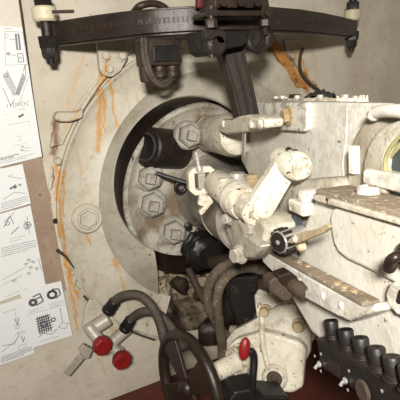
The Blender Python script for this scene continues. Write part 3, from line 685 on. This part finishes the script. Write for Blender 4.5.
# ================================================================ ARCHED BREECH RING
t = thing('arched_breech_cover', 'white half-round arched cover at right edge behind grimy lid', 'breech cover', PA(375, 178, .03))
bb = .66
A1_ = [(346, 190), (346, 176), (347, 160), (350, 146), (355, 132), (363, 121), (374, 114), (388, 110), (405, 107), (430, 106), (430, 220), (350, 215)]
MB().prism([PA(x, y, ua-.016) for x, y in A1_], ga*.03).done('outer_arch', M_dirtyw, t, bevel=.006, seg=3)
A2_ = [(361, 195), (361, 178), (363, 160), (367, 146), (374, 134), (384, 125), (398, 120), (430, 118)]
A3_ = [(430, 128), (408, 130), (398, 136), (390, 145), (385, 157), (383.5, 172), (384, 195)]
MB().prism([PA(x, y, ua-.026) for x, y in A2_+A3_], ga*.03).done('inner_arch', M_dirtyw, t, bevel=.004, seg=3)
MB().prism([PA(x, y, ua-.018) for x, y in [(430, 124), (400, 128), (382, 150), (380, 195), (430, 200)]], ga*.004).done('dark_opening', M_blue, t)
MB().tube([PA(x, y, ua-.024) for x, y in [(384, 185), (385, 172), (386, 158), (391, 147), (399, 138), (409, 132), (430, 130)]], .0022, 8).done('yellow_seal', M_yel, t)
MB().tube([PA(x, y, ua-.019) for x, y in [(391, 190), (390, 172), (389, 160), (396, 150), (404, 140)]], .0022, 8).done('inner_rim', M_yel, t)
MB().tube([PA(374, 113, ua-.022), PA(384, 111, ua-.024), PA(396, 111, ua-.026), PA(420, 113, ua-.026)], .0062, 16).done('rounded_pipe', M_white, t)
MB().ball(PA(374, 114, ua-.022), .0072).done('pipe_end', M_white, t)
MB().rev(PA(356, 173, ua-.016), gc, [(0, .0075), (.028, .0075), (.030, .0065)], 6, rot=.3).done('hex_stud', M_white, t)
MB().prism([PA(x, y, ua-.028) for x, y in [(362, 171), (366, 168), (400, 175), (430, 181), (430, 205), (400, 194), (362, 184)]], ga*.03).done('foot_block', M_white, t, bevel=.003)

# ================================================================ SIGHT SOCKET
t = thing('lamp_socket', 'blue-grey knurled cylinder socket with tan wing lever', 'socket', PA(290, 255, -.01))
s0 = PA(303, 234, la-.002); s1 = PA(278, 242.5, la-.042); sd = (s1-s0).normalized(); SL = (s1-s0).length
MB().rev(PA(298, 229, la-.002), -ga, [(0, S(s0, 15)), (.005, S(s0, 15)), (.007, S(s0, 13)), (.007, S(s0, 8))], 32).done('flange_disc', M_blue, t)
rr = S(s1, 12)
MB().rev(s0, sd, [(0, rr*.7), (.003, rr*.85), (SL-.018, rr*.85), (SL-.016, rr), (SL-.003, rr), (SL, rr*.9), (SL, rr*.6), (SL-.002, rr*.55), (SL-.002, 0)], 32, closed=False).done('barrel', M_silver, t)
m = MB(); ax_, uu, ww = m.basis(sd)
for k in range(12):
    an = 2*math.pi*k/12; d_ = (uu*math.cos(an)+ww*math.sin(an))*rr*.98; m.cyl(s0+sd*(SL-.015)+d_, s0+sd*(SL-.002)+d_, rr*.17, seg=8)
m.rev(s0+sd*(SL-.0005), sd, [(0, rr*.86), (.0008, rr*.86)], 24)
m.done('knurled_grip', M_black, t)
MB().rev(s1-sd*.002, sd, [(0, .003), (.003, .003), (.004, .0015)], 12).done('contact', M_silver, t)
wa = la-.042
MB().prism([PA(x, y, wa) for x, y in [(288, 240), (292, 236), (302, 232), (316, 229), (326, 224), (330, 227), (323, 233), (306, 240), (296, 244), (289, 243)]], ga*.005).done('wing_lever', M_tan, t, bevel=.001)
MB().torus(PA(295, 239, wa-.001), ga, .0032, .0012, 20, 8).done('lever_eye', M_cast, t)
MB().rev(PA(304, 246, wa+.015), -ga, [(0, .0055), (.006, .0055), (.008, .003)], 20).done('ball_stop', M_tan, t)

# ================================================================ GEARBOX
gbx = .36
t = thing('elevating_gearbox', 'cream cast gearbox with round dark port, low in the centre', 'gearbox', P(265, 395, gbx))
n_ = (gb*.85-ga*.5+gc*.25).normalized(); gp = P(262, 350, gbx)
def K(x, y, d=0.): return PL(x, y, gp+n_*d, n_)
MB().prism([K(x, y) for x, y in [(229, 345), (236, 339), (250, 335), (262, 331), (276, 334), (300, 342), (307, 350), (304, 372), (303, 388), (292, 394), (262, 390), (252, 396), (234, 392), (226, 380), (223, 364), (225, 352)]], -n_*.05).done('casing', M_cast, t, bevel=.007, seg=4)
MB().prism([K(x, y, -.028) for x, y in [(226, 340), (234, 330), (250, 322), (263, 314), (278, 305), (300, 303), (312, 312), (311, 352), (300, 372), (240, 372), (226, 356)]], -n_*.03).done('upper_casing', M_dirtyw, t, bevel=.004, seg=3)
MB().prism([K(x, y, -.040) for x, y in [(254, 296), (258, 289), (266, 292), (276, 303), (296, 300), (312, 305), (318, 316), (317, 336), (310, 345), (302, 350), (258, 330)]], -n_*.012).done('mounting_flange', M_cast, t, bevel=.003)
MB().tube([K(262, 313, -.026), K(262, 324, -.022), K(262, 334, -.001), K(264, 350, .001), K(268, 366, .0)], .0055, 12).done('rib', M_cast, t)
MB().prism([K(x, y, .0) for x, y in [(229, 350), (236, 343), (250, 340), (256, 350), (246, 362), (231, 366)]], n_*.008).done('shoulder', M_cast, t, bevel=.007, seg=4)
p_ = K(275, 377, .0)
MB().rev(p_-n_*.005, n_, [(0, .024), (.010, .024), (.014, .021), (.016, .0205), (.016, .0145), (.010, .0140)], 36, closed=False).done('port_ring', M_cast, t)
MB().rev(p_, n_, [(0, .015), (.008, .015), (.011, .013), (.011, .006), (.007, .005), (.007, 0)], 28, closed=False).done('port_plug', M_rusty, t)
bolts(t, M_brass, [(K(266, 310, -.040), .0095, .020), (K(299, 325, -.028), .0105, .016)], n_, collar=1.25)
MB().rev(K(296, 308, -.028), n_, [(0, .006), (.002, .006), (.003, .004)], 16).done('rivet', M_cast, t)
q0, q1 = P(236, 362, gbx-.01), P(203, 379, gbx+.02)
MB().rev(q0, q1-q0, [(-.01, .020), (.0, .020), (.004, .0175), ((q1-q0).length, .0165)], 28).done('shaft_sleeve', M_cast, t)
MB().rev(q0+(q0-q1).normalized()*.016, q1-q0, [(0, .026), (.006, .028), (.014, .028), (.018, .024)], 28).done('sleeve_collar', M_cast, t)
for x, y in ((233, 350), (234, 378)): MB().hexb(K(x, y, .004), n_, .006, .006).done('screw', M_cast, t)

t = thing('red_paddle_lever', 'black bent lever with oval red paddle in front of the gearbox', 'lever', P(252, 398, gbx+.08))
MB().ball(P(244.5, 349, gbx+.08), .0095, .006, .0195, ex=rgt, ey=fwd, ez=upv+rgt*.1).done('red_paddle', M_red, t)
MB().tube([P(247, 352, gbx+.075), P(252, 352, gbx+.075), P(254, 360, gbx+.075), P(253, 376, gbx+.08), P(252, 392, gbx+.08), P(250, 405, gbx+.08)], .0065, 12).done('stem', M_black, t)
MB().prism([P(x, y, gbx+.085) for x, y in [(236, 392), (258, 388), (264, 396), (290, 398), (290, 412), (228, 412), (229, 400)]], -gb*.05).jitter(.003, 60).done('foot', M_black, t, bevel=.005)

# valve fitting
t = thing('dark_valve_fitting', 'dark brown pipe elbow fitting with round plug above the gearbox', 'pipe fitting', P(290, 302, .60))
vb = .61
MB().prism([P(x, y, vb) for x, y in [(269, 282), (276, 277), (282, 280), (290, 286), (297, 292), (290, 302), (284, 302), (270, 292)]], -gb*.024).done('body', M_rusty, t, bevel=.003)
MB().prism([P(x, y, vb+.004) for x, y in [(278, 276), (290, 272), (298, 277), (299, 286), (290, 290), (281, 284)]], -gb*.02).done('hex_nut', M_brown, t, bevel=.002)
v0, v1 = P(290, 283, vb-.003), P(307, 294, vb+.022)
MB().rev(v0, v1-v0, [(0, .007), (.004, .0088), (.012, .0088), (.013, .0102), ((v1-v0).length, .0098), ((v1-v0).length+.001, .0075), ((v1-v0).length-.003, .007), ((v1-v0).length-.003, 0)], 28, closed=False).done('plug_barrel', M_rusty, t)

# ================================================================ DARK PIECES UNDER THE TUBE
t = thing('dark_bracket_plate', 'black tapered bracket plate with rivets hanging between hoses and gearbox', 'bracket', P(243, 335, .24))
MB().prism([P(x, y, .25) for x, y in [(228, 278), (258, 276), (259, 300), (254, 318), (251, 336), (243, 338), (238, 322), (230, 300)]], -gb*.03).done('plate', M_black, t, bevel=.004)
for x, y in ((235, 290), (252, 288), (248, 322)): MB().hexb(P(x, y, .25), gb, .008, .007, .010).done('rivet', M_dark, t)
t = thing('dark_rubber_buffer', 'round oily black buffer under the tube beside the lowest disc bolt', 'buffer', P(205, 275, .13))
MB().rev(P(196, 244, .08), (P(222, 270, .20)-P(196, 244, .08)), [(0, .030), (.004, .040), (.02, .045), (.024, .041), (.036, .045), (.04, .041), (.052, .044), (.06, .036), (.07, .030)], 28).jitter(.009, 40).jitter(.003, 90).done('buffer', M_black, t)
MB().cyl(P(212, 262, .17), P(258, 258, .26), .016, seg=20).done('axle', M_dark, t)
for p_, a_, b_, c_, lab in ((P(180, 285, .0), .028, .02, .022, 'small dark oily lump on the masonry left of the rusty elbow pipe'), (P(236, 306, .10), .05, .03, .055, 'large oily lump filling the gap behind the black bracket plate'), (P(212, 330, .06), .045, .03, .036, 'round dark lump low behind the grey hoses beside the handwheel')):
    tag(MB().ball(p_, a_, b_, c_).jitter(.014, 26).jitter(.006, 60).jitter(.002, 160).done('oily_lump', M_dark), lab, 'debris', 'oily lumps in the niche')
t = tag(MB().cyl(P(196, 296, .04), P(204, 290, .07), .011, seg=16, ch=.002).tube([P(188, 268, .05), P(196, 285, .06), P(204, 300, .07), P(212, 304, .07)], .009, 12).done('elbow_pipe', M_rusty), 'short rusty elbow pipe in the masonry niche left of the grey hoses', 'pipe')
t = tag(MB().tube([W(128, 240, Y=.0), W(143, 254, Y=-.0), W(160, 265, Y=-.0), W(180, 269, Y=.0), W(205, 262, Y=0)], .012, 12).done('seal_hose', M_dark), 'dark rounded seal running along the bottom edge of disc', 'seal')

for i, pts in enumerate(([(268, 262), (250, 260), (232, 263), (216, 273), (208, 290), (209, 306), (216, 322), (226, 336)], [(270, 272), (252, 268), (234, 271), (221, 284), (217, 302), (219, 322), (222, 345), (223, 372)])):
    bs = [.28, .27, .27, .27, .26, .25, .24, .23] if i == 0 else [.30, .30, .31, .31, .31, .30, .29, .28]
    m = MB().tube([P(x, y, b) for (x, y), b in zip(pts, bs)], .0098, 14, wob=.12)
    tag(m.done('dusty_hose', M_hose), ['dusty grey hose, left one of the pair bending down to gearbox', 'dusty grey hose, right one of the pair, passing in front'][i], 'hose', 'grey hoses above the gearbox')

# ================================================================ TAPS AT LOWER LEFT
TY = -.05
t = thing('valve_manifold', 'grey cast double tap with two red knobs on the left wall', 'valve', W(85, 375, Y=0))
MB().prism([W(x, y, Y=-.022) for x, y in [(86, 306), (90, 300), (97, 300), (104, 307), (128, 335), (120, 346), (88, 335), (82, 328)]], (0, .010, 0)).done('mounting_plate', M_ring, t, bevel=.003)
MB().torus(W(92, 306.5, Y=-.024), (0, -1, 0), .006, .002, 20, 8).done('plate_hole', M_ring, t)
def limb(x0, y0, x1, y1, r, name='valve_body', Ya=-.045, Yb=-.05, mat=M_alu, seg=24, ch=.003):
    return MB().cyl(W(x0, y0, Y=Ya), W(x1, y1, Y=Yb), r, seg=seg, ch=ch).done(name, mat, t)
limb(86, 333, 109, 318, .017, 'valve_body')
limb(111, 343, 128, 328, .014, 'valve_body')
limb(92, 333, 122, 352, .0105, 'cross_tube', -.042, -.045)
limb(88, 326, 101, 343, .0135, 'valve_neck', -.05, -.075)
limb(112, 346, 121, 357, .0115, 'valve_neck', -.05, -.075)
for x, y in ((103, 346.5), (122.5, 361)):
    a_ = W(x, y, Y=-.092); ax = (a_-W(x-7, y-8, Y=-.06)).normalized()*.5+V((0, -1, 0)); ax.normalize()
    MB().rev(a_-ax*.016, ax, [(0, .019), (.004, .0225), (.018, .0225), (.022, .0195), (.022, .006), (.0205, .0)], 8, closed=False, rot=.2).done('red_knob', M_red, t, bevel=.0025)
    MB().rev(a_-ax*.034, ax, [(0, .010), (.02, .010)], 16).done('knob_stem', M_dark, t)
MB().prism([W(x, y, Y=-.055) for x, y in [(64, 374), (80, 354), (85, 358), (69, 377)]], (0, .006, 0)).done('lever_handle', M_alu, t, bevel=.001)
MB().prism([W(x, y, Y=-.058) for x, y in [(79, 351), (84, 345), (93, 350), (89, 359), (84, 359)]], (0, .014, 0)).done('handle_socket', M_alu, t, bevel=.002)

for pts, ys, lab in (([(108, 311), (115, 301), (124, 295.5), (138, 295), (150, 304), (158, 318), (163, 334), (166, 350)], [-.05, -.06, -.08, -.10, -.12, -.14, -.16, -.18], 'dark rubber hose arching from the upper red-knobbed tap'),
                 ([(125, 329), (131, 319), (142, 312), (154, 312), (165, 320), (174, 332), (181, 346)], [-.05, -.06, -.08, -.10, -.12, -.14, -.16], 'dark rubber hose arching from the lower red-knobbed tap')):
    t = thing('rubber_hose', lab, 'hose', W(*pts[-1], Y=ys[-1]), 'dark hoses from the taps')
    w3 = [W(x, y, Y=yy) for (x, y), yy in zip(pts, ys)]
    MB().tube(w3, .0105, 14, wob=.06).done('hose', M_hosed, t)
    d = (w3[1]-w3[0]); e = w3[0]; d.normalize()
    m = MB().rev(e-d*.004, d, [(0, .011), (.002, .015), (.010, .0155), (.012, .0135), (.020, .0145), (.024, .0135), (.034, .0135), (.036, .012)], 12)
    m.done('hose_sleeve', M_black, t)

t = thing('thin_conduit', 'pair of thin cream-painted conduits along ring edge behind the taps', 'conduit', W(150, 335, Y=0))
MB().tube([W(x, y, Y=-.012) for x, y in [(80, 288), (92, 300), (110, 315), (130, 327), (150, 336), (175, 341)]], .004, 10).done('conduit', M_dirtyw, t)
MB().tube([W(x, y, Y=-.012) for x, y in [(84, 296), (98, 311), (115, 324), (135, 333), (155, 340)]], .003, 10).done('conduit', M_hosed, t)
m = MB().prism([W(x, y, Y=-.012) for x, y in [(147, 296), (162, 300), (170, 345), (152, 340)]], (0, .012, 0)).jitter(.003, 40)

# ================================================================ HANDWHEEL
t = thing('handwheel', 'dark brown spoked handwheel at the bottom centre', 'handwheel', P(190, 420, .42))
hc = P(189, 387, .40)
axw = (rgt*-.80+fwd*-.52+upv*-.12).normalized()      # axle leans to the left
MBx = MB(); ax_, uu, ww = MBx.basis(axw)
RW = ppx(hc)*52
MB().torus(hc, axw, RW, .0105, 64, 14).done('rim', M_brown, t)
MB().rev(hc-axw*.012, axw, [(0, .016), (.020, .016), (.026, .012), (.03, .006)], 24).done('hub', M_brown, t)
for k in range(4):
    an = R(45+90*k); d = uu*math.cos(an)+ww*math.sin(an); s_ = axw.cross(d).normalized()
    MB().prism([hc+d*.012-s_*.014, hc+d*.012+s_*.014, hc+d*RW*.96+s_*.028, hc+d*RW*.96-s_*.028], axw*.007).done('spoke', M_brown, t, bevel=.002)
MB().cyl(hc-axw*.012, q1, .011, seg=18).done('axle', M_dark, t)
for an in (0,):
    d = uu*math.cos(R(100))+ww*math.sin(R(100))
hp = P(190, 343, .41); MB().rev(hp, axw, [(0, .008), (.01, .010), (.016, .010), (.02, .006)], 16).done('grip_knob', M_dark, t)

# ================================================================ CONTROL BOX
t = thing('control_box', 'black metal control box with knobs and toggles at the bottom right', 'control box', PA(355, 398, .02))
ka = -.068
MBt = None
f0, f1 = PA(316, 340, ka), PA(398, 386, ka)
fd = (f1-f0).normalized(); fn = ga.cross(fd); fn = fn if fn.z > 0 else -fn    # up across the box
FL = (f1-f0).length
def CB(u, d, h): return f0+fd*u+ga*d+fn*h     # u along, d deep to the right, h up
bh = .030
MB().box(CB(FL*.56, .013, -bh/2), fd*FL*.56, ga*.013, fn*bh/2).done('case', M_black, t, bevel=.003)
MB().box(CB(FL*.56, .013, .0008), fd*FL*.57, ga*.0135, fn*.001).done('top_plate', M_dark, t, bevel=.0006)
for x, y in ((333, 334), (348, 344.5), (363, 354), (379, 365.5), (395, 376), (411, 387)):
    b_ = PL(x, y+3.5, CB(0, .012, .0018), fn)
    kn = MB().rev(b_, fn, [(0, .0078), (.004, .0078), (.0047, .0068), (.006, .0072), (.0175, .0078), (.019, .007), (.019, .003), (.018, 0)], 24, closed=False).done('knob', M_black, t)
    MB().rev(b_, fn, [(0, .0095), (.001, .0095)], 20).done('knob_seat', M_dark, kn)
for x, y in ((320, 364), (346, 380.5)):
    b_ = PA(x, y, ka-.001); MB().rev(b_, -ga, [(0, .0034), (.002, .0034), (.003, .002)], 6).done('toggle_nut', M_silver, t)
    MB().tube([b_-ga*.002, b_-ga*.004-fn*.001, b_-ga*.006-fn*.004-fd*.001], .0012, 8, taper=.0019).done('toggle', M_silver, t)
MB().rev(PA(364, 391, ka-.001), -ga, [(0, .0105), (.002, .0105), (.003, .0095)], 28).done('dial_cover', M_rusty, t)
for x, y in ((315, 356), (321, 354), (321, 371), (349, 371), (348, 390), (382, 391)): MB().rev(PA(x, y, ka), -ga, [(0, .0017), (.0006, .0017), (.001, .0008)], 10).done('screw', M_silver, t)
MB().prism([PA(x, y, ka-.001) for x, y in [(328, 358), (339, 364.5), (339, 376), (328, 370)]], ga*.001).done('name_plate', M_dark, t)
